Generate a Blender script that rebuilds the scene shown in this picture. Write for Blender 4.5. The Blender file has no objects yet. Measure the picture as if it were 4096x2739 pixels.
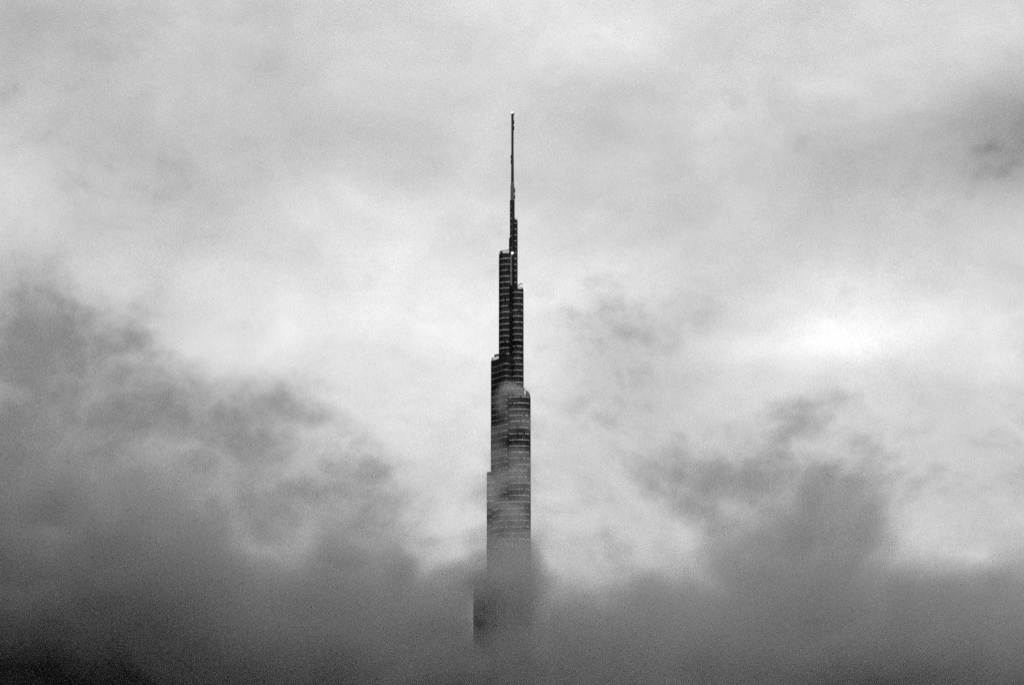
import bpy, bmesh, math, random
from mathutils import Vector, Matrix

random.seed(7)
S = bpy.context.scene
COL = S.collection
R = math.radians

# ------------------------------------------------------------------ camera
CAM = Vector((0.0, -2600.0, 40.0))
PITCH = R(10.95)
W, H, F = 4096.0, 2739.0, 8829.0
cam = bpy.data.cameras.new('camera')
cam.sensor_width = 36.0
cam.lens = 36.0 * F / W
cam.clip_start = 1.0
cam.clip_end = 60000.0
co = bpy.data.objects.new('camera', cam)
co.location = CAM
co.rotation_euler = (R(90) + PITCH, 0, 0)
COL.objects.link(co)
S.camera = co


def direction(px, py):
    x, v = (px - W / 2) / F, (H / 2 - py) / F
    c, s = math.cos(PITCH), math.sin(PITCH)
    return Vector((x, c - v * s, s + v * c)).normalized()


def height(py, y=0.0):
    """height above ground of a level of the tower that the survey photo shows at row py"""
    d = direction(W / 2, py)
    return CAM.z + d.z / d.y * (y - CAM.y)


M = 0.30            # metres per survey unit in plan
X0 = 2050.0


# ------------------------------------------------------------------ materials
def principled(name, color, rough=0.5, metal=0.0, spec=0.5):
    m = bpy.data.materials.new(name)
    m.use_nodes = True
    b = m.node_tree.nodes['Principled BSDF']
    b.inputs['Base Color'].default_value = (color, color, color, 1)
    b.inputs['Roughness'].default_value = rough
    b.inputs['Metallic'].default_value = metal
    b.inputs['Specular IOR Level'].default_value = spec
    return m


def panel_mat(name, lo, hi, rough, metal=0.0, spec=0.5):
    """each glazed panel keeps a tone of its own (face attribute), with faint streaks of wear"""
    m = principled(name, lo, rough, metal, spec)
    nt = m.node_tree
    b = nt.nodes['Principled BSDF']
    at = nt.nodes.new('ShaderNodeAttribute')
    at.attribute_name = 'tone'
    no = nt.nodes.new('ShaderNodeTexNoise')
    no.inputs['Scale'].default_value = 0.6
    no.inputs['Detail'].default_value = 4
    tc = nt.nodes.new('ShaderNodeTexCoord')
    nt.links.new(tc.outputs['Object'], no.inputs['Vector'])
    mx = nt.nodes.new('ShaderNodeMath')
    mx.operation = 'MULTIPLY_ADD'
    mx.inputs[1].default_value = 0.3
    nt.links.new(no.outputs['Fac'], mx.inputs[0])
    nt.links.new(at.outputs['Fac'], mx.inputs[2])
    mr = nt.nodes.new('ShaderNodeMapRange')
    mr.inputs['From Min'].default_value = 0.1
    mr.inputs['From Max'].default_value = 1.2
    mr.inputs['To Min'].default_value = lo
    mr.inputs['To Max'].default_value = hi
    nt.links.new(mx.outputs[0], mr.inputs['Value'])
    nt.links.new(mr.outputs[0], b.inputs['Base Color'])
    return m


def emitter(name, strength):
    m = principled(name, 0.8)
    b = m.node_tree.nodes['Principled BSDF']
    b.inputs['Emission Color'].default_value = (1, 1, 1, 1)
    b.inputs['Emission Strength'].default_value = strength
    return m


GLASS = panel_mat('tinted_glass', 0.025, 0.21, 0.2, 0.0, 0.5)
LOUVRE = panel_mat('louvre_dark', 0.004, 0.012, 0.6, 0.0, 0.2)
FIN = principled('fin_metal', 0.03, 0.45, 0.0, 0.3)
BAND = panel_mat('steel_spandrel', 0.4, 0.95, 0.4, 0.0, 0.8)
STEEL = principled('painted_steel_dark', 0.02, 0.5)
PALE = principled('pale_metal', 0.92, 0.35)
MAST = panel_mat('mast_steel', 0.05, 0.12, 0.4)
GREYM = panel_mat('mast_cladding', 0.2, 0.32, 0.4)
ROOF = principled('roof_membrane', 0.05, 0.8)
LAMP = emitter('beacon_lamp', 2.5)


# ------------------------------------------------------------------ mesh helpers
class MB:
    def __init__(self):
        self.v, self.f, self.mi, self.tone = [], [], [], []

    def face(self, pts, mi=0, tone=None):
        b = len(self.v)
        self.v += [tuple(p) for p in pts]
        self.f.append(tuple(range(b, b + len(pts))))
        self.mi.append(mi)
        self.tone.append(random.random() if tone is None else tone)

    def box(self, a, b, mi=0):
        x0, y0, z0 = a
        x1, y1, z1 = b
        p = [(x0, y0, z0), (x1, y0, z0), (x1, y1, z0), (x0, y1, z0), (x0, y0, z1), (x1, y0, z1), (x1, y1, z1), (x0, y1, z1)]
        t = random.random()
        for q in ((3, 2, 1, 0), (4, 5, 6, 7), (0, 1, 5, 4), (1, 2, 6, 5), (2, 3, 7, 6), (3, 0, 4, 7)):
            self.face([p[i] for i in q], mi, t)

    def bar(self, a, b, r, mi=0, n=6):
        a, b = Vector(a), Vector(b)
        d = (b - a).normalized()
        u = d.orthogonal().normalized()
        w = d.cross(u)
        ra = [a + (u * math.cos(2 * math.pi * i / n) + w * math.sin(2 * math.pi * i / n)) * r for i in range(n)]
        rb = [p + (b - a) for p in ra]
        for i in range(n):
            j = (i + 1) % n
            self.face([ra[i], ra[j], rb[j], rb[i]], mi)
        self.face(ra[::-1], mi)
        self.face(rb, mi)

    def lathe(self, prof, c=(0, 0), n=24, mi=0):
        for (r0, z0), (r1, z1) in zip(prof, prof[1:]):
            for i in range(n):
                a0, a1 = 2 * math.pi * i / n, 2 * math.pi * (i + 1) / n
                self.face([(c[0] + r * math.cos(a), c[1] + r * math.sin(a), z) for r, z, a in
                           ((r0, z0, a0), (r0, z0, a1), (r1, z1, a1), (r1, z1, a0))], mi)

    def build(self, name, mats, parent=None, loc=None):
        me = bpy.data.meshes.new(name)
        me.from_pydata(self.v, [], self.f)
        at = me.attributes.new('tone', 'FLOAT', 'FACE')
        at.data.foreach_set('value', self.tone)
        for m in (mats if isinstance(mats, (list, tuple)) else [mats]):
            me.materials.append(m)
        me.polygons.foreach_set('material_index', self.mi)
        if name == 'steel_spandrel':
            bm = bmesh.new()
            bm.from_mesh(me)
            bmesh.ops.remove_doubles(bm, verts=bm.verts, dist=0.001)
            bm.to_mesh(me)
            bm.free()
        me.update()
        o = bpy.data.objects.new(name, me)
        COL.objects.link(o)
        o.parent = parent
        if loc:
            o.location = loc
        return o


def tag(o, label, cat=None, kind=None, group=None):
    o['label'] = label
    if cat:
        o['category'] = cat
    if kind:
        o['kind'] = kind
    if group:
        o['group'] = group
    return o


def empty(name, loc=(0, 0, 0)):
    o = bpy.data.objects.new(name, None)
    o.location = loc
    o.empty_display_size = 5
    COL.objects.link(o)
    return o


def resample(poly, step):
    """closed plan polygon, sampled evenly; returns points and outward normals"""
    pts = [Vector(p) for p in poly]
    n = len(pts)
    L = [(pts[(i + 1) % n] - pts[i]).length for i in range(n)]
    tot = sum(L)
    k = max(8, round(tot / step))
    out = []
    i, acc = 0, 0.0
    for j in range(k):
        t = tot * j / k
        while acc + L[i] < t - 1e-9:
            acc += L[i]
            i += 1
        out.append(pts[i].lerp(pts[(i + 1) % n], (t - acc) / max(L[i], 1e-9)))
    return out


def ccw(poly):
    a = sum(p[0] * q[1] - q[0] * p[1] for p, q in zip(poly, poly[1:] + poly[:1]))
    return poly if a > 0 else poly[::-1]


def ellipse(cx, cy, rx, ry, n=72, p=2.0):
    out = []
    for i in range(n):
        a = 2 * math.pi * i / n
        c, s = math.cos(a), math.sin(a)
        out.append((cx + rx * math.copysign(abs(c) ** (2 / p), c), cy + ry * math.copysign(abs(s) ** (2 / p), s)))
    return out


def smooth_poly(pts, n=10):
    """closed Catmull-Rom through plan points"""
    out = []
    k = len(pts)
    for i in range(k):
        p0, p1, p2, p3 = (Vector(pts[(i + j - 1) % k]) for j in range(4))
        for s in range(n):
            t = s / n
            out.append(tuple(0.5 * ((2 * p1) + (p2 - p0) * t + (2 * p0 - 5 * p1 + 4 * p2 - p3) * t * t + (3 * p1 - p0 - 3 * p2 + p3) * t ** 3)))
    return out


FLOOR = 7.3
ZREF = height(1040)


def plan(poly):
    return ccw([((x - X0) * M, y * M) for x, y in poly])


# ------------------------------------------------------------------ the tower
tower = empty('skyscraper')
tag(tower, 'dark glass stepped skyscraper with needle mast rising out of the clouds', 'skyscraper')


def tier(poly, ztop, zbot=0.0, step=8.0, fin=0.5, finw=0.28, dark=(), band_on=None, phase=0.0, skip=0.06, banded=True, label=None, seen=1e9):
    """one setback of the tower: glazed wall with fins, dark plant floors, steel spandrels, roof"""
    P = resample(plan(poly), step * M)
    n = len(P)
    N = []
    for i in range(n):
        t = P[(i + 1) % n] - P[i - 1]
        N.append(Vector((t.y, -t.x)).normalized())
    wall, fins = MB(), MB()
    # floor levels
    k0 = math.floor((zbot - ZREF - phase) / FLOOR)
    zs = []
    k = k0
    while ZREF + phase + k * FLOOR < ztop:
        zs.append(ZREF + phase + k * FLOOR)
        k += 1
    lev = [z for z in zs if z > zbot + 1] + [ztop]
    prev = zbot
    cols = [random.random() for _ in range(n)]
    for z in lev:
        isdark = any(a < (prev + z) / 2 < b for a, b in dark)
        for i in range(n):
            j = (i + 1) % n
            a, b = P[i], P[j]
            wall.face([(a.x, a.y, prev), (b.x, b.y, prev), (b.x, b.y, z), (a.x, a.y, z)], 1 if isdark else 0, 0.62 * cols[i] + 0.38 * random.random())
        prev = z
    wall.face([(p.x, p.y, ztop) for p in P], 2, 0.5)
    rings = []
    if banded:
        hb = 0.52
        run = []
        for i in range(n):                       # the stretch of wall that carries steel trays
            mid = (P[i] + P[(i + 1) % n]) / 2
            run.append(not band_on or band_on(mid.x / M + X0, mid.y / M))
        for z in zs:
            if z < zbot + 1 or z > ztop - 1.5:
                continue
            ring, m0 = (MB(), 0) if z > seen else (wall, 3)
            for i in range(n):
                j = (i + 1) % n
                if not run[i]:
                    continue
                # a raised steel tray that leans back, so that it faces a little upwards
                a0, b0, a1, b1 = P[i] + N[i] * 0.85, P[j] + N[j] * 0.85, P[i] + N[i] * 0.02, P[j] + N[j] * 0.02
                ring.face([(a0.x, a0.y, z - hb), (b0.x, b0.y, z - hb), (b1.x, b1.y, z + hb), (a1.x, a1.y, z + hb)], m0 + (1 if random.random() < skip else 0))
            if z > seen and ring.f:
                rings.append(ring)
    for i in range(n):
        p, q = P[i], N[i]
        t = Vector((-q.y, q.x)) * (finw / 2)
        o = p + q * fin
        i_ = p - q * 0.1
        c = [i_ - t, i_ + t, o + t, o - t]
        zt = ztop - 0.02
        for a, b in ((0, 3), (3, 2), (2, 1)):
            fins.face([(c[a].x, c[a].y, zbot), (c[b].x, c[b].y, zbot), (c[b].x, c[b].y, zt), (c[a].x, c[a].y, zt)])
        fins.face([(v.x, v.y, zt) for v in c[::-1]])
    w = wall.build('tower_tier', [GLASS, LOUVRE, ROOF, BAND, LOUVRE], tower)
    if label:
        w['label'] = label
    fins.build('facade_fins', FIN, w)
    for ring in rings:
        ring.build('steel_spandrel', [BAND, LOUVRE], w)
    return w, P, N


def railing(parent, P, N, z, h=3.4, every=1, only=None, r=0.16, top=0.3):
    mb = MB()
    n = len(P)
    for i in range(n):
        j = (i + 1) % n
        a = P[i] - N[i] * 0.3
        b = P[j] - N[j] * 0.3
        if only and not (only(a) and only(b)):
            continue
        if i % every == 0:
            mb.bar((a.x, a.y, z), (a.x, a.y, z + h), r)
        mb.bar((a.x, a.y, z + h), (b.x, b.y, z + h), top)
        mb.bar((a.x, a.y, z + h * 0.45), (b.x, b.y, z + h * 0.45), r * 0.6)
    return mb.build('parapet_railing', STEEL, parent)


def z(py, d=0.0):
    return height(py, d * M)


# mast -------------------------------------------------------------
mast = MB()
mr = [(1.55, z(455)), (1.5, z(475)), (1.5, z(600)), (1.75, z(700)), (1.85, z(730))]
mast.lathe([(0.01, z(455))] + mr, (0.6, 0), 16)
mo = mast.build('mast', MAST, tower)
cl = MB()
cl.lathe([(1.9, z(730)), (2.45, z(748)), (2.5, z(800) - 2)], (0.6, 0), 18)
cl.build('mast_cladding', GREYM, mo)
for px0, px1, py0, py1 in ((2055.5, 2059.2, 482, 497), (2055.5, 2059.5, 506, 521), (2044.6, 2049, 621, 636), (2044.6, 2049, 641, 656), (2058, 2063, 755, 771), (2058, 2063, 780, 796)):
    b = MB()
    b.box(((px0 - X0) * M, -0.9, z(py1)), ((px1 - X0) * M, 0.9, z(py0)))
    b.build('antenna_panel', STEEL, mo)
for px in (2047.2, 2058.2):
    b = MB()
    b.bar(((px - X0) * M, -0.3, z(461)), ((px - X0) * M, -0.3, z(454)), 0.35)
    b.build('mast_bracket', STEEL, mo)
b = MB()
for i in range(8):
    pass
b.lathe([(0.01, z(455)), (1.0, z(454.8)), (1.15, z(452.5)), (0.8, z(450)), (0.01, z(449.5))], (0.1, -0.2), 14)
b.build('beacon_light', LAMP, tower)

# upper tubes ------------------------------------------------------
tubes = [(2051, 0, 9.0, 800, 2048.0), (2063.5, -3, 8.5, 879, 2063.3), (2047, 4, 8.4, 950, None)]
for cx, cy, r, pt, lx in tubes:
    f = (lambda x, y, lx=lx: abs(x - lx) < 1.9 and y < 0) if lx else None  # trays cut to short pale dots, standing in for highlights on round bands
    tier(ellipse(cx, cy, r, r, 48), z(pt, -r), z(1500), step=3.4, fin=0.25, finw=0.3, band_on=f, banded=lx is not None, phase=(0 if lx == 2048.0 else 1.0), skip=0.12)

# tier A: upper left
mechA = (z(1391), z(1374))
A = [(1999, 0)]
arc = [(2030 + 31 * math.cos(R(a)), 31 * math.sin(R(a))) for a in range(180, 303, 6)]
A = arc + [(2046, 24), (2010, 26), (1999, 14)]
wA, PA, NA = tier(A, z(1014, -20), z(1600), step=6.6, fin=0.55, finw=0.45, dark=(mechA,), band_on=lambda x, y: x < 2047 and y < 4, seen=z(1425, -20))
railing(wA, PA, NA, z(1014, -20), h=3.0, only=lambda p: p.x < (2045 - X0) * M)
b = MB()
b.box((-1.45, -9.2, z(1147)), (-0.75, -8.4, z(1014)))
b.build('corner_rail', PALE, wA)
b = MB()
b.lathe([(0.01, z(1021.5)), (0.85, z(1020.5)), (1.2, z(1017)), (0.85, z(1013.5)), (0.01, z(1012.5))], (0.45, -6.4), 16)
b.build('warning_lamp', LAMP, tower)

# tier B: upper right
mechB = (z(1392), z(1371))
wB, PB, NB = tier(ellipse(2072.5, -10, 22.3, 24, 72, 2.3), z(1155, -30), z(1800), step=5.2, fin=0.5, finw=0.36, dark=(mechB,), band_on=lambda x, y: y < 12 and x < 2092, phase=1.9, seen=z(1575, -30))
railing(wB, PB, NB, z(1155, -30), h=2.2, only=lambda p: p.x > (2071 - X0) * M)
# the recessed dark shaft between A and B
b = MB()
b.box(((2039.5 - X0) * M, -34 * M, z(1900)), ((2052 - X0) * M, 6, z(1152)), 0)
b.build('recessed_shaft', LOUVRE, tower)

# tier C: lower left wing
C = smooth_poly([(1968, 22), (1971, 13), (1987, -10), (2004, -40), (2017, -62), (2029, -70), (2041, -56), (2047, -40), (2050, 10), (2010, 40), (1975, 40)])
mechC = (z(1772), z(1742))
wC, PC, NC = tier(C, z(1432, -40), z(2300), step=6.0, fin=0.7, finw=0.62, dark=(mechC,), band_on=lambda x, y: y < 14, phase=0.5, seen=z(2010, -40))
railing(wC, PC, NC, z(1432, -40), h=3.4, only=lambda p: p.y < 12)

# tier D: lower right wing
D = smooth_poly([(2041, -72), (2044, -80), (2060, -87), (2080, -90), (2100, -86), (2113, -78), (2120, -60), (2122, -20), (2118, 20), (2080, 30), (2044, 20)])
mechD = (z(1742), z(1722))
wD, PD, ND = tier(D, z(1580, -85), z(2300), step=6.6, fin=0.5, finw=0.34, dark=(mechD,), band_on=lambda x, y: y < -60 and x < 2115, phase=3.3, skip=0.1, seen=z(2010, -80))
railing(wD, PD, ND, z(1580, -85), h=2.2, only=lambda p: p.x > (2090 - X0) * M)
# screen wall with a rounded shoulder at the right edge
b = MB()
prof = [(2104, 1590), (2104, 1563), (2110, 1562.5), (2114.5, 1565), (2118, 1571), (2120.5, 1580), (2121.6, 1592)]
f1 = [((x - X0) * M, -70 * M, z(y, -70)) for x, y in prof]
f2 = [((x - X0) * M, -30 * M, z(y, -70)) for x, y in prof]
b.face(f1[::-1])
b.face(f2)
for i in range(len(prof)):
    j = (i + 1) % len(prof)
    b.face([f1[i], f1[j], f2[j], f2[i]])
b.build('screen_wall', GLASS, wD)
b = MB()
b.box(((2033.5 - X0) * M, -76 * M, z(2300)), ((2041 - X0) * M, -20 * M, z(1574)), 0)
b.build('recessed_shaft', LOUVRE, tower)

# tier E: broad front lobe, mostly in mist
tier(ellipse(2046, 0, 75.5, 104, 96), z(2000, -100), 0, step=6.6, fin=0.5, finw=0.5, band_on=lambda x, y: y < 0, phase=2.5, seen=z(2130, -80))
# tier F: left shoulder
Fp = smooth_poly([(1952, 30), (1955, 12), (1966, 4), (1990, 0), (2010, 30), (1990, 60), (1958, 56)])
wF, PF, NF = tier(Fp, z(1888, 20), 0, step=6.6, band_on=lambda x, y: y < 20)
# tier G: lowest setback in view
tier(ellipse(1962, 20, 62, 75, 72, 2.6), z(2355, -30), 0, step=7, banded=False)
tier(ellipse(2130, 20, 55, 75, 72, 2.6), z(2640, -30), 0, step=7, banded=False)


# ------------------------------------------------------------------ facade maintenance cranes
def crane(loc, label, pts, r0, cabs, arm_r=0.45, mastpos=None):
    t = empty('maintenance_crane', loc)
    tag(t, label, 'crane', group='maintenance cranes on the tower terraces')
    for kind, a, c in cabs:
        b = MB()
        b.box(a, c)
        b.build(kind, STEEL, t)
    b = MB()
    for p, q in zip(pts, pts[1:]):
        b.bar(p, q, arm_r)
    b.build('jib', STEEL, t)
    if mastpos:
        b = MB()
        b.bar(mastpos[0], mastpos[1], r0, n=10)
        b.build('crane_mast', STEEL, t)
    return t


def at(px, py, d):
    return Vector(((px - X0) * M, d * M, z(py, d)))


# on tier A
o = at(2012, 1014, -20)
crane((o.x, o.y, z(1014, -20)), 'small crane on the upper left terrace behind its railing', [(-1.5, 0, 2.4), (6.5, 0, 4.6), (8.5, 0, 4.2)], 0.5,
      [('crane_base', (-2.2, -1.2, 0), (0.4, 1.2, 1.0)), ('counterweight', (-3.0, -0.9, 1.6), (-1.2, 0.9, 3.0))], 0.35, ((-0.8, 0, 1.0), (-0.8, 0, 2.4)))
# on tier B: raised jib
zB = z(1155, -30)
crane(((2078 - X0) * M, -15 * M, zB), 'crane with raised bent jib on the upper right terrace', [(-3.4, 0, z(1146, -15) - zB), (0.4, 0, z(1139, -15) - zB), (2.6, 0, z(1134.5, -15) - zB), (4.4, 0, z(1137, -15) - zB)], 0.7,
      [('crane_base', (-4.2, -1.3, 0), (-1.6, 1.3, 1.2)), ('counterweight', (-5.2, -1.0, 2.0), (-3.2, 1.0, 3.6))], 0.6, ((-3.0, 0, 1.2), (-3.0, 0, 3.0)))
# on tier C: the big one, lying low across the terrace
zC = z(1432, -40)
cx = (2012 - X0) * M
crane((cx, -36 * M, zC), 'large crane lying low across the lower left terrace', [((1986 - 2012) * M, 0, z(1421, -36) - zC), ((2006 - 2012) * M, 0, z(1416, -36) - zC), ((2022 - 2012) * M, 0, z(1407, -36) - zC)], 0.9,
      [('crane_base', (-1.5, -2.2, 0), (5.0, 2.2, 1.6)), ('counterweight', ((1980 - 2012) * M, -1.2, z(1427, -36) - zC), ((1987 - 2012) * M, 1.2, z(1418, -36) - zC)),
       ('crane_cab', ((2017 - 2012) * M, -1.5, z(1424, -36) - zC), ((2026 - 2012) * M, 1.5, z(1406, -36) - zC)),
       ('cradle', ((2000 - 2012) * M, -1.6, z(1424, -36) - zC), ((2018 - 2012) * M, 1.6, z(1414, -36) - zC))], 1.15, ((1.2, 0, 1.6), (1.2, 0, 4.5)))
# on tier D: leaning against tier B
zD = z(1580, -85)
crane(((2100 - X0) * M, -62 * M, zD), 'crane with hoist arm on the lower right terrace beside the rounded shoulder', [((2096 - 2100) * M, 0, z(1553, -62) - zD), ((2104 - 2100) * M, 0, z(1562, -62) - zD), ((2110 - 2100) * M, 0, z(1567, -62) - zD)], 0.5,
      [('crane_base', (-1.8, -1.2, 0), (0.8, 1.2, 1.2)), ('crane_cab', ((2095 - 2100) * M, -0.9, z(1558, -62) - zD), ((2099 - 2100) * M, 0.9, z(1550, -62) - zD))], 0.6, ((-1.0, 0, 1.2), (-1.0, 0, z(1552, -62) - zD)))
# davit on the slim right tube
zT = z(879, -8.5)
crane(((2063 - X0) * M, -1.0, zT), 'tiny davit crane on top of the slim right tube', [(-0.4, 0, 1.9), (1.2, 0, 2.0), (2.4, 0, 2.5)], 0.3,
      [('crane_base', (-0.9, -0.6, 0), (0.3, 0.6, 0.6))], 0.3, ((-0.3, 0, 0.6), (-0.3, 0, 1.9)))

# ------------------------------------------------------------------ ground
g = MB()
for i in range(1):
    g.face([(-30000, -30000, 0), (30000, -30000, 0), (30000, 30000, 0), (-30000, 30000, 0)])
gm = principled('dark_ground', 0.06, 0.9)
gn = gm.node_tree.nodes.new('ShaderNodeTexNoise')
gn.inputs['Scale'].default_value = 0.01
gr = gm.node_tree.nodes.new('ShaderNodeMapRange')
gr.inputs['To Min'].default_value, gr.inputs['To Max'].default_value = 0.03, 0.1
gt = gm.node_tree.nodes.new('ShaderNodeTexCoord')
gm.node_tree.links.new(gt.outputs['Object'], gn.inputs['Vector'])
gm.node_tree.links.new(gn.outputs['Fac'], gr.inputs['Value'])
gm.node_tree.links.new(gr.outputs[0], gm.node_tree.nodes['Principled BSDF'].inputs['Base Color'])
go = g.build('ground', gm)
tag(go, 'dark ground far below the clouds', kind='structure')

# ------------------------------------------------------------------ clouds
DPX = 4096 / 2345.0


class Field:
    """node builder for scalar fields (geometry nodes or shader nodes)"""

    def __init__(self, nt, pre):
        self.nt, self.pre = nt, pre

    def math(self, op, a, b=None, c=None, clamp=False):
        n = self.nt.nodes.new('ShaderNodeMath')
        n.operation = op
        n.use_clamp = clamp
        for i, v in enumerate((a, b, c)):
            if v is None:
                continue
            if isinstance(v, (int, float)):
                n.inputs[i].default_value = v
            else:
                self.nt.links.new(v, n.inputs[i])
        return n.outputs[0]

    def vec(self, op, a, b=None, c=None):
        n = self.nt.nodes.new('ShaderNodeVectorMath')
        n.operation = op
        for i, v in enumerate((a, b, c)):
            if v is None:
                continue
            if isinstance(v, (tuple, list, Vector)):
                n.inputs[i].default_value = tuple(v)
            else:
                self.nt.links.new(v, n.inputs[i])
        return n.outputs['Value'] if op == 'DOT_PRODUCT' else n.outputs['Vector']

    def noise(self, vec, scale, detail=4, rough=0.5, color=False, lac=2.0):
        n = self.nt.nodes.new('ShaderNodeTexNoise')
        n.inputs['Scale'].default_value = scale
        n.inputs['Detail'].default_value = detail
        n.inputs['Roughness'].default_value = rough
        n.inputs['Lacunarity'].default_value = lac
        self.nt.links.new(vec, n.inputs['Vector'])
        return n.outputs['Color' if color else 'Fac'] if 'Fac' in n.outputs else n.outputs[1 if color else 0]

    def gauss(self, pos, c, s, amp):
        k = [1.0 / v for v in s]
        q = self.vec('MULTIPLY_ADD', pos, k, [-a * b for a, b in zip(c, k)])
        d = self.vec('DOT_PRODUCT', q, q)
        e = self.math('POWER', math.exp(-0.5), d)
        return self.math('MULTIPLY', e, amp)

    def smooth(self, v, lo, hi, to=1.0):
        n = self.nt.nodes.new('ShaderNodeMapRange')
        n.interpolation_type = 'SMOOTHSTEP'
        self.nt.links.new(v, n.inputs['Value'])
        n.inputs['From Min'].default_value = lo
        n.inputs['From Max'].default_value = hi
        n.inputs['To Min'].default_value = 0.0
        n.inputs['To Max'].default_value = to
        return n.outputs['Result']

    def sum(self, terms):
        a = terms[0]
        for t in terms[1:]:
            a = self.math('ADD', a, t)
        return a


def place(dx, dy, Y):
    d = direction(dx * DPX, dy * DPX)
    t = (Y - CAM.y) / d.y
    return CAM + d * t, t / F * DPX       # point, metres per survey unit there


def cloud(name, lo, hi, res, density, albedo, fieldfn, step=2.0, aniso=0.0):
    vol = bpy.data.volumes.new(name)
    o = bpy.data.objects.new(name, vol)
    COL.objects.link(o)
    m = bpy.data.materials.new(name)
    m.use_nodes = True
    nt = m.node_tree
    nt.nodes.clear()
    out = nt.nodes.new('ShaderNodeOutputMaterial')
    pv = nt.nodes.new('ShaderNodeVolumePrincipled')
    pv.inputs['Color'].default_value = (albedo, albedo, albedo, 1)
    pv.inputs['Density'].default_value = density
    pv.inputs['Anisotropy'].default_value = aniso
    nt.links.new(pv.outputs[0], out.inputs['Volume'])
    m.cycles.volume_step_rate = step
    vol.materials.append(m)
    ng = bpy.data.node_groups.new(name, 'GeometryNodeTree')
    ng.interface.new_socket('Geometry', in_out='INPUT', socket_type='NodeSocketGeometry')
    ng.interface.new_socket('Geometry', in_out='OUTPUT', socket_type='NodeSocketGeometry')
    go_ = ng.nodes.new('NodeGroupOutput')
    vc = ng.nodes.new('GeometryNodeVolumeCube')
    vc.inputs['Min'].default_value = lo
    vc.inputs['Max'].default_value = hi
    for a, r in zip('XYZ', res):
        vc.inputs['Resolution ' + a].default_value = r
    sm = ng.nodes.new('GeometryNodeSetMaterial')
    sm.inputs['Material'].default_value = m
    ps = ng.nodes.new('GeometryNodeInputPosition')
    f = Field(ng, None)
    d = fieldfn(f, ps.outputs[0])
    # soft edges of the region
    sx = ng.nodes.new('ShaderNodeSeparateXYZ')
    ng.links.new(ps.outputs[0], sx.inputs[0])
    for i, w in enumerate(fieldfn.soft):
        if w:
            d = f.math('MULTIPLY', d, f.smooth(sx.outputs[i], lo[i], lo[i] + w))
            d = f.math('MULTIPLY', d, f.math('SUBTRACT', 1.0, f.smooth(sx.outputs[i], hi[i] - w, hi[i])))
    ng.links.new(d, vc.inputs['Density'])
    ng.links.new(vc.outputs[0], sm.inputs['Geometry'])
    ng.links.new(sm.outputs[0], go_.inputs[0])
    md = o.modifiers.new('cloud', 'NODES')
    md.node_group = ng
    return o


# masses: (column, row, half-width, half-height, depth, half-depth, strength)
MASSES = [
    (-60, 1180, 300, 260, 0, 150, 0.9), (480, 1130, 150, 110, 100, 110, 0.4), (790, 1280, 75, 90, 50, 90, 0.8),
    (-100, 1400, 420, 220, -150, 250, 1.5), (300, 1540, 500, 110, -150, 250, 0.9), (1880, 1250, 150, 125, 250, 110, 1.3), (1720, 1290, 110, 60, 150, 80, 0.6),
    (1750, 1100, 110, 40, 250, 60, 0.45), (2300, 1420, 130, 80, 200, 150, 0.4), (2110, 1310, 50, 60, 200, 60, 0.5),
    (1300, 1460, 900, 80, 150, 250, 0.45), (2200, 1540, 400, 80, -100, 250, 0.9), (1000, 1540, 500, 60, -100, 250, 0.4), (1900, 1380, 130, 80, 100, 150, 0.8), (700, 1420, 200, 60, 50, 150, 0.3),
    (1104, 1408, 27, 66, -260, 400, -0.85), (690, 1275, 30, 70, 0, 500, -0.55), (1040, 1180, 70, 90, 0, 500, -0.2), (1050, 1290, 70, 35, 60, 100, 0.5),
    (2180, 1260, 130, 60, 100, 500, -0.55), (1330, 1260, 260, 70, 0, 500, -0.7), (2050, 1370, 40, 60, 0, 500, -0.5),
    (1092, 1322, 45, 24, -140, 100, 2.0), (1165, 1258, 60, 22, -130, 60, 1.0), (1190, 1312, 44, 58, -170, 130, 2.0),
    (1280, 1250, 80, 40, 60, 60, 1.0), (1480, 1290, 100, 50, 150, 80, 0.9), (1620, 1230, 60, 40, 200, 60, 0.6), (860, 1270, 70, 50, 100, 80, 0.6), (2160, 1400, 60, 40, 0, 80, 0.8),
]


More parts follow.
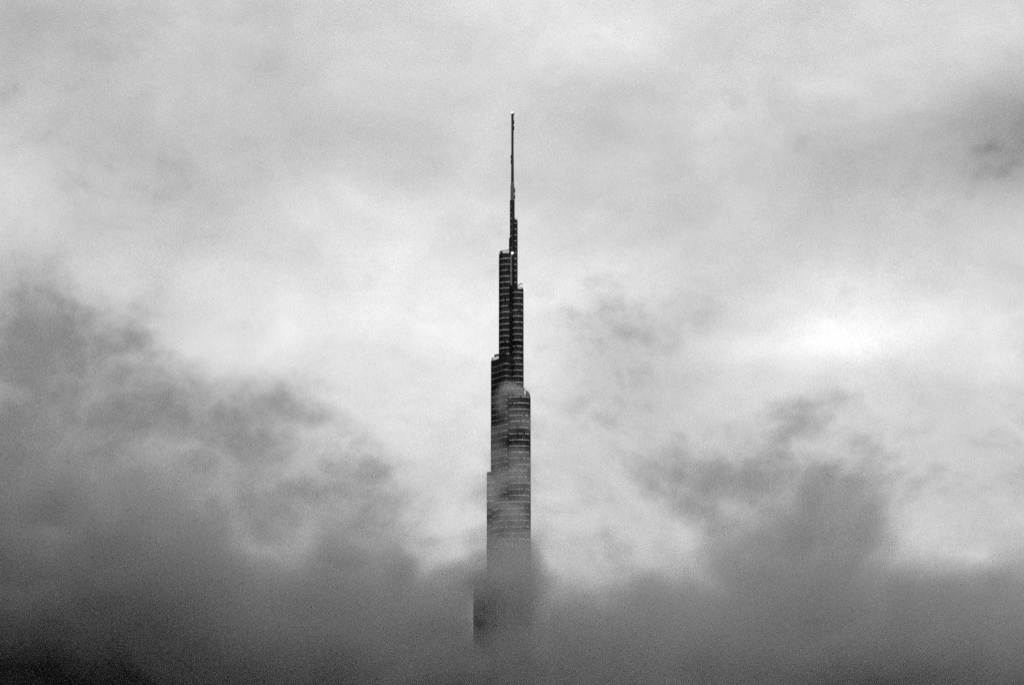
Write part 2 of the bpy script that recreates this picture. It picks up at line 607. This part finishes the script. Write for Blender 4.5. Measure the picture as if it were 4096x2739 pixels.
def bank(f, pos):
    half = (0.5, 0.5, 0.5)
    pos3 = pos
    pos = f.vec('MULTIPLY', pos, (1.0, 0.4, 1.0))
    w1 = f.noise(pos, 1 / 260.0, 1, 0.5, True)
    p1 = f.vec('MULTIPLY_ADD', f.vec('SUBTRACT', w1, half), (190, 190, 120), pos)
    w2 = f.noise(p1, 1 / 70.0, 2, 0.55, True)
    p2 = f.vec('MULTIPLY_ADD', f.vec('SUBTRACT', w2, half), (60, 60, 45), p1)
    n1 = f.noise(p2, 1 / 190.0, 8, 0.66)
    pos = pos3
    sx = f.nt.nodes.new('ShaderNodeSeparateXYZ')
    f.nt.links.new(pos, sx.inputs[0])
    z0 = place(1170, 1310, 0)[0].z
    base = f.math('MULTIPLY_ADD', sx.outputs[2], -1 / 185.0, 0.5 + z0 / 185.0)
    base = f.math('MINIMUM', base, 2.3)
    base = f.math('MAXIMUM', base, -0.6)
    terms = [base]
    for dx, dy, wx, wz, Y, wy, amp in MASSES:
        c, s = place(dx, dy, Y)
        terms.append(f.gauss(pos, c, (wx * s, wy, wz * s), amp))
    Sm = f.sum(terms)
    Sm = f.math('ADD', Sm, f.math('MULTIPLY_ADD', n1, 2.6, -1.3))
    n4 = f.noise(p1, 1 / 120.0, 4, 0.5)          # cauliflower bulges: rounded outward, creased inward
    puff = f.math('ABSOLUTE', f.math('MULTIPLY_ADD', n4, 2.0, -1.0))
    Sm = f.math('ADD', Sm, f.math('MULTIPLY_ADD', puff, 2.2, -0.45))
    n2 = f.noise(p2, 1 / 75.0, 5, 0.6)
    thin = f.math('MULTIPLY', f.smooth(Sm, 0.0, 0.9, 0.55), f.smooth(n2, 0.3, 0.72))
    n3 = f.noise(f.vec('MULTIPLY', p2, (1.0, 0.35, 1.25)), 1 / 120.0, 6, 0.6)
    thick = f.smooth(Sm, 0.75, 2.4, 1.7)
    thick = f.math('MULTIPLY', thick, f.math('ADD', f.smooth(n3, 0.38, 0.64, 1.3), f.smooth(Sm, 1.9, 3.4, 0.8)))
    return f.math('ADD', thin, thick)


bank.soft = (120, 150, 60)
ck = cloud('clouds', (-1200, -480, 70), (1200, 780, 620), (430, 115, 115), 0.017, 0.58, bank, step=1.5, aniso=0.4)
tag(ck, 'grey bank of thick clouds filling the lower sky around the tower', kind='stuff')

VEIL = [  # wisps in front of the tower: column, row, half-width, half-height, strength
    (1170, 884, 14, 6, 0.7), (1182, 895, 22, 6, 0.65), (1202, 902, 20, 5, 0.5), (1218, 886, 22, 5, 0.4), (1150, 930, 16, 24, 0.45), (1195, 965, 22, 26, 0.45), (1152, 985, 24, 18, 0.4), (1190, 1060, 24, 22, 0.3), (1150, 1085, 26, 18, 0.3),
    (1128, 1130, 14, 70, 0.25), (1165, 1012, 50, 10, -0.25), (1185, 1000, 20, 8, -0.3), (1165, 1135, 36, 9, -0.15), (1205, 1210, 14, 30, -0.35),
]


def veil(f, pos):
    half = (0.5, 0.5, 0.5)
    wp = f.noise(pos, 1 / 45.0, 2, 0.5, True)
    wv = f.vec('MULTIPLY_ADD', f.vec('SUBTRACT', wp, half), (34, 20, 22), pos)
    wv = f.vec('MULTIPLY', wv, (0.75, 0.5, 1.0))
    n1 = f.noise(wv, 1 / 26.0, 6, 0.6)
    sx = f.nt.nodes.new('ShaderNodeSeparateXYZ')
    f.nt.links.new(pos, sx.inputs[0])
    za, zb = place(1170, 900, -55)[0].z, place(1170, 1270, -55)[0].z
    grad = f.math('MULTIPLY_ADD', sx.outputs[2], -1.0 / (za - zb), za / (za - zb))
    grad = f.math('MINIMUM', f.math('MAXIMUM', grad, 0.0), 1.0)
    c, s = place(1165, 1100, -55)
    grad = f.math('MULTIPLY', f.math('MULTIPLY_ADD', grad, 0.95, -0.12), f.gauss(pos, (c.x, 0, 0), (62 * s, 1e4, 1e4), 1.0))
    terms = [grad]
    for dx, dy, wx, wz, amp in VEIL:
        c, s = place(dx, dy, -55)
        terms.append(f.gauss(pos, c, (wx * s, 22, wz * s), amp))
    Sm = f.sum(terms)
    Sm = f.math('ADD', Sm, f.math('MULTIPLY_ADD', n1, 2.0, -1.0))
    return f.smooth(Sm, 0.05, 1.3)


veil.soft = (40, 12, 15)
mk = cloud('mist', (-95, -110, 200), (95, -33, 580), (76, 34, 150), 0.030, 0.88, veil, step=2.0, aniso=0.3)
tag(mk, 'thin bright wisps of mist drifting across the middle of the tower', kind='stuff')


def shade_deck(f, pos):  # added cloud above the view, blocks light from the bank's front and left
    n1 = f.noise(pos, 1 / 300.0, 5, 0.6)
    sx = f.nt.nodes.new('ShaderNodeSeparateXYZ')
    f.nt.links.new(pos, sx.inputs[0])
    ahead = f.math('MULTIPLY', f.smooth(f.math('MULTIPLY', sx.outputs[1], -1.0), 430, 620), f.math('SUBTRACT', 1.0, f.smooth(sx.outputs[2], 1040, 1090)))
    left = f.math('MULTIPLY', f.smooth(f.math('MULTIPLY', sx.outputs[0], -1.0), 350, 800), f.smooth(sx.outputs[2], 1060, 1110))
    return f.math('MULTIPLY', f.smooth(n1, 0.25, 0.6), f.math('ADD', ahead, left))


shade_deck.soft = (200, 150, 40)
dk = cloud('clouds', (-2000, -1150, 900), (1900, 150, 1260), (100, 44, 26), 0.014, 0.6, shade_deck, step=1.5)
tag(dk, 'unseen cloud added overhead to shade the low cloud bank', kind='stuff')


def stratus(f, pos):
    w1 = f.noise(pos, 1 / 420.0, 2, 0.5, True)
    p1 = f.vec('MULTIPLY_ADD', f.vec('SUBTRACT', w1, (0.5, 0.5, 0.5)), (260, 260, 140), pos)
    n1 = f.noise(f.vec('MULTIPLY', p1, (1.0, 0.5, 1.5)), 1 / 330.0, 7, 0.6)
    return f.smooth(n1, 0.2, 0.8)


stratus.soft = (300, 100, 150)
st = cloud('clouds', (-1700, 1150, -150), (1700, 1650, 1850), (170, 20, 100), 0.0010, 0.8, stratus, step=2.0, aniso=0.3)
tag(st, 'thin pale layer of high cloud spread behind the tower', kind='stuff')

# ------------------------------------------------------------------ sky
SUN_EL, SUN_AZ = R(64), R(165)          # high behind the overcast, a little to the right
w = bpy.data.worlds.new('World')
S.world = w
w.use_nodes = True
nt = w.node_tree
nt.nodes.clear()
f = Field(nt, None)
tc = nt.nodes.new('ShaderNodeTexCoord')
d = tc.outputs['Generated']
SKY = [  # broad light and shade of the overcast: column, row, half-width, half-height, tone
    (0, 130, 330, 190, -0.11), (1250, 40, 380, 90, 0.04), (750, 200, 200, 90, 0.02), (2410, 295, 120, 75, -0.14), (2360, 310, 220, 110, -0.10), (2150, 400, 260, 80, -0.03), (300, 420, 160, 70, -0.04), (1400, 830, 140, 130, -0.03), (1900, 1130, 260, 120, -0.04),
    (30, 490, 170, 90, 0.06), (920, 470, 150, 45, 0.04), (720, 710, 260, 110, 0.09), (1190, 690, 170, 130, 0.10),
    (1800, 792, 120, 28, 0.05), (1950, 772, 110, 42, 0.08), (2070, 735, 170, 60, 0.08), (2100, 650, 230, 60, 0.05), (1700, 800, 90, 25, 0.03), (520, 805, 110, 42, 0.06), (1050, 900, 220, 100, 0.04), (2000, 160, 220, 90, 0.02), (1850, 390, 420, 80, -0.04),
    (600, 310, 350, 50, -0.03), (2345, 180, 160, 100, -0.05), (1200, 1600, 2500, 130, -0.36), (130, 800, 260, 170, -0.02), (520, 1110, 160, 70, -0.06), (60, 620, 70, 50, -0.04), (0, 1300, 420, 330, -0.14), (200, 40, 420, 70, -0.05), (2050, 800, 200, 60, 0.03), (700, 660, 300, 60, 0.03),
]
TORN = [  # ragged grey cloud in front of it
    (0, 150, 330, 200, 0.2), (330, 430, 130, 60, 0.4), (2440, 300, 170, 90, 0.6), (2150, 330, 220, 50, 0.2), (1850, 420, 260, 60, 0.15),
    (85, 730, 70, 120, 0.9), (140, 890, 230, 150, 0.6), (500, 800, 100, 36, -0.5), (-30, 1080, 280, 220, 0.7), (380, 890, 180, 70, 0.4), (615, 935, 90, 65, 0.85),
    (500, 1110, 260, 150, 0.6), (230, 770, 130, 60, 0.35), (-20, 630, 60, 60, 0.35), (530, 520, 40, 45, 0.3), (1390, 740, 110, 70, 0.5), (1440, 870, 120, 120, 0.55), (1590, 740, 90, 40, 0.45),
    (1835, 990, 45, 22, 0.25), (1740, 1095, 130, 40, 0.4), (1655, 1105, 60, 28, 0.5), (1570, 1155, 38, 22, 0.6), (1900, 1215, 180, 125, 0.9), (1720, 1120, 200, 70, 0.35),
    (1250, 1010, 60, 50, 0.3), (2345, 1080, 170, 250, 0.3), (800, 1180, 110, 110, 0.55), (1400, 1130, 200, 70, 0.2), (1200, 1560, 2500, 120, 0.6), (690, 1270, 45, 90, -0.3), (1110, 280, 70, 70, -0.35), (2200, 1260, 150, 80, -0.3), (1030, 1200, 90, 120, -0.1), (1250, 1080, 1100, 130, 0.28),
]


def spots(items):
    out = []
    for dx, dy, sx_, sz_, a in items:
        c = direction(dx * DPX, dy * DPX)
        k = DPX / F
        out.append(f.gauss(d, (c.x, 0, c.z), (sx_ * k, 1e3, sz_ * k), a))
    return f.sum(out)


wp = f.noise(d, 10.0, 1, 0.5, True)
wv = f.vec('MULTIPLY_ADD', f.vec('SUBTRACT', wp, (0.5, 0.5, 0.5)), (0.06, 0.06, 0.04), d)
mp = nt.nodes.new('ShaderNodeMapping')
mp.inputs['Rotation'].default_value = (0, R(-24), 0)
mp.inputs['Scale'].default_value = (1.0, 1.0, 1.4)
nt.links.new(wv, mp.inputs['Vector'])
n1 = f.noise(mp.outputs[0], 9.0, 5, 0.5)
n2 = f.noise(mp.outputs[0], 20.0, 9, 0.62)
pat = f.math('ADD', f.math('MULTIPLY_ADD', n1, 0.26, -0.138), f.math('MULTIPLY_ADD', n2, 0.26, -0.125))
n5 = f.noise(mp.outputs[0], 26.0, 5, 0.55)
puff = f.math('ABSOLUTE', f.math('MULTIPLY_ADD', n5, 2.0, -1.0))
torn = f.math('ADD', spots(TORN), f.math('ADD', f.math('MULTIPLY_ADD', n2, 2.0, -1.0 - 0.38), f.math('MULTIPLY_ADD', puff, 1.8, -0.36)))
torn = f.math('MULTIPLY', f.smooth(torn, -0.35, 1.45), f.math('MULTIPLY_ADD', n2, -0.5, -0.04))
sp = nt.nodes.new('ShaderNodeSeparateXYZ')
nt.links.new(d, sp.inputs[0])
front = f.smooth(sp.outputs[1], -0.4, 0.85)
blobs = f.math('MULTIPLY', f.math('ADD', spots(SKY), torn), f.math('GREATER_THAN', sp.outputs[1], 0.0))
# overcast: brightest ahead; heavy and dark behind the viewer
base = f.math('MULTIPLY_ADD', front, 0.745, 0.13)
V = f.math('MAXIMUM', f.sum([base, blobs, pat]), 0.02)
L = f.math('POWER', V, 2.2)
L = f.math('ADD', L, f.math('MULTIPLY', f.smooth(sp.outputs[2], 0.36, 0.8, 1.4), f.smooth(sp.outputs[1], -0.75, 0.25)))
L = f.math('MULTIPLY', L, f.math('ADD', 0.12, f.smooth(sp.outputs[0], -0.95, -0.22, 0.88)))
up = f.smooth(sp.outputs[2], -0.05, 0.03)
L = f.math('MULTIPLY', L, up)
sky = nt.nodes.new('ShaderNodeTexSky')
sky.sky_type = 'NISHITA'
sky.sun_disc = False
sky.sun_elevation = SUN_EL
sky.sun_rotation = SUN_AZ
bw = nt.nodes.new('ShaderNodeRGBToBW')
nt.links.new(sky.outputs[0], bw.inputs[0])
bg1 = nt.nodes.new('ShaderNodeBackground')
bg1.inputs['Strength'].default_value = 0.08
nt.links.new(bw.outputs[0], bg1.inputs['Color'])
bg2 = nt.nodes.new('ShaderNodeBackground')
nt.links.new(L, bg2.inputs['Color'])
mix = nt.nodes.new('ShaderNodeMixShader')
mix.inputs[0].default_value = 0.95
wo = nt.nodes.new('ShaderNodeOutputWorld')
nt.links.new(bg1.outputs[0], mix.inputs[1])
nt.links.new(bg2.outputs[0], mix.inputs[2])
nt.links.new(mix.outputs[0], wo.inputs['Surface'])
w.cycles.sampling_method = 'MANUAL'
w.cycles.sample_map_resolution = 512

sl = bpy.data.lights.new('sun', 'SUN')
sl.energy = 1.1
sl.angle = R(20)
so = bpy.data.objects.new('sun', sl)
sd = Vector((math.sin(SUN_AZ) * math.cos(SUN_EL), math.cos(SUN_AZ) * math.cos(SUN_EL), math.sin(SUN_EL)))
so.rotation_euler = sd.to_track_quat('Z', 'Y').to_euler()
so.location = (0, 0, 3000)
COL.objects.link(so)

# ------------------------------------------------------------------ render
S.view_settings.view_transform = 'Standard'
S.view_settings.look = 'None'
S.view_settings.exposure = 0.0
S.view_settings.gamma = 1.0
cy = S.cycles
cy.max_bounces = 6
cy.diffuse_bounces = 2
cy.glossy_bounces = 2
cy.transmission_bounces = 2
cy.volume_bounces = 3
cy.transparent_max_bounces = 8
cy.volume_max_steps = 256
cy.use_denoising = False
cy.use_adaptive_sampling = True
cy.adaptive_threshold = 0.03
cy.adaptive_min_samples = 16
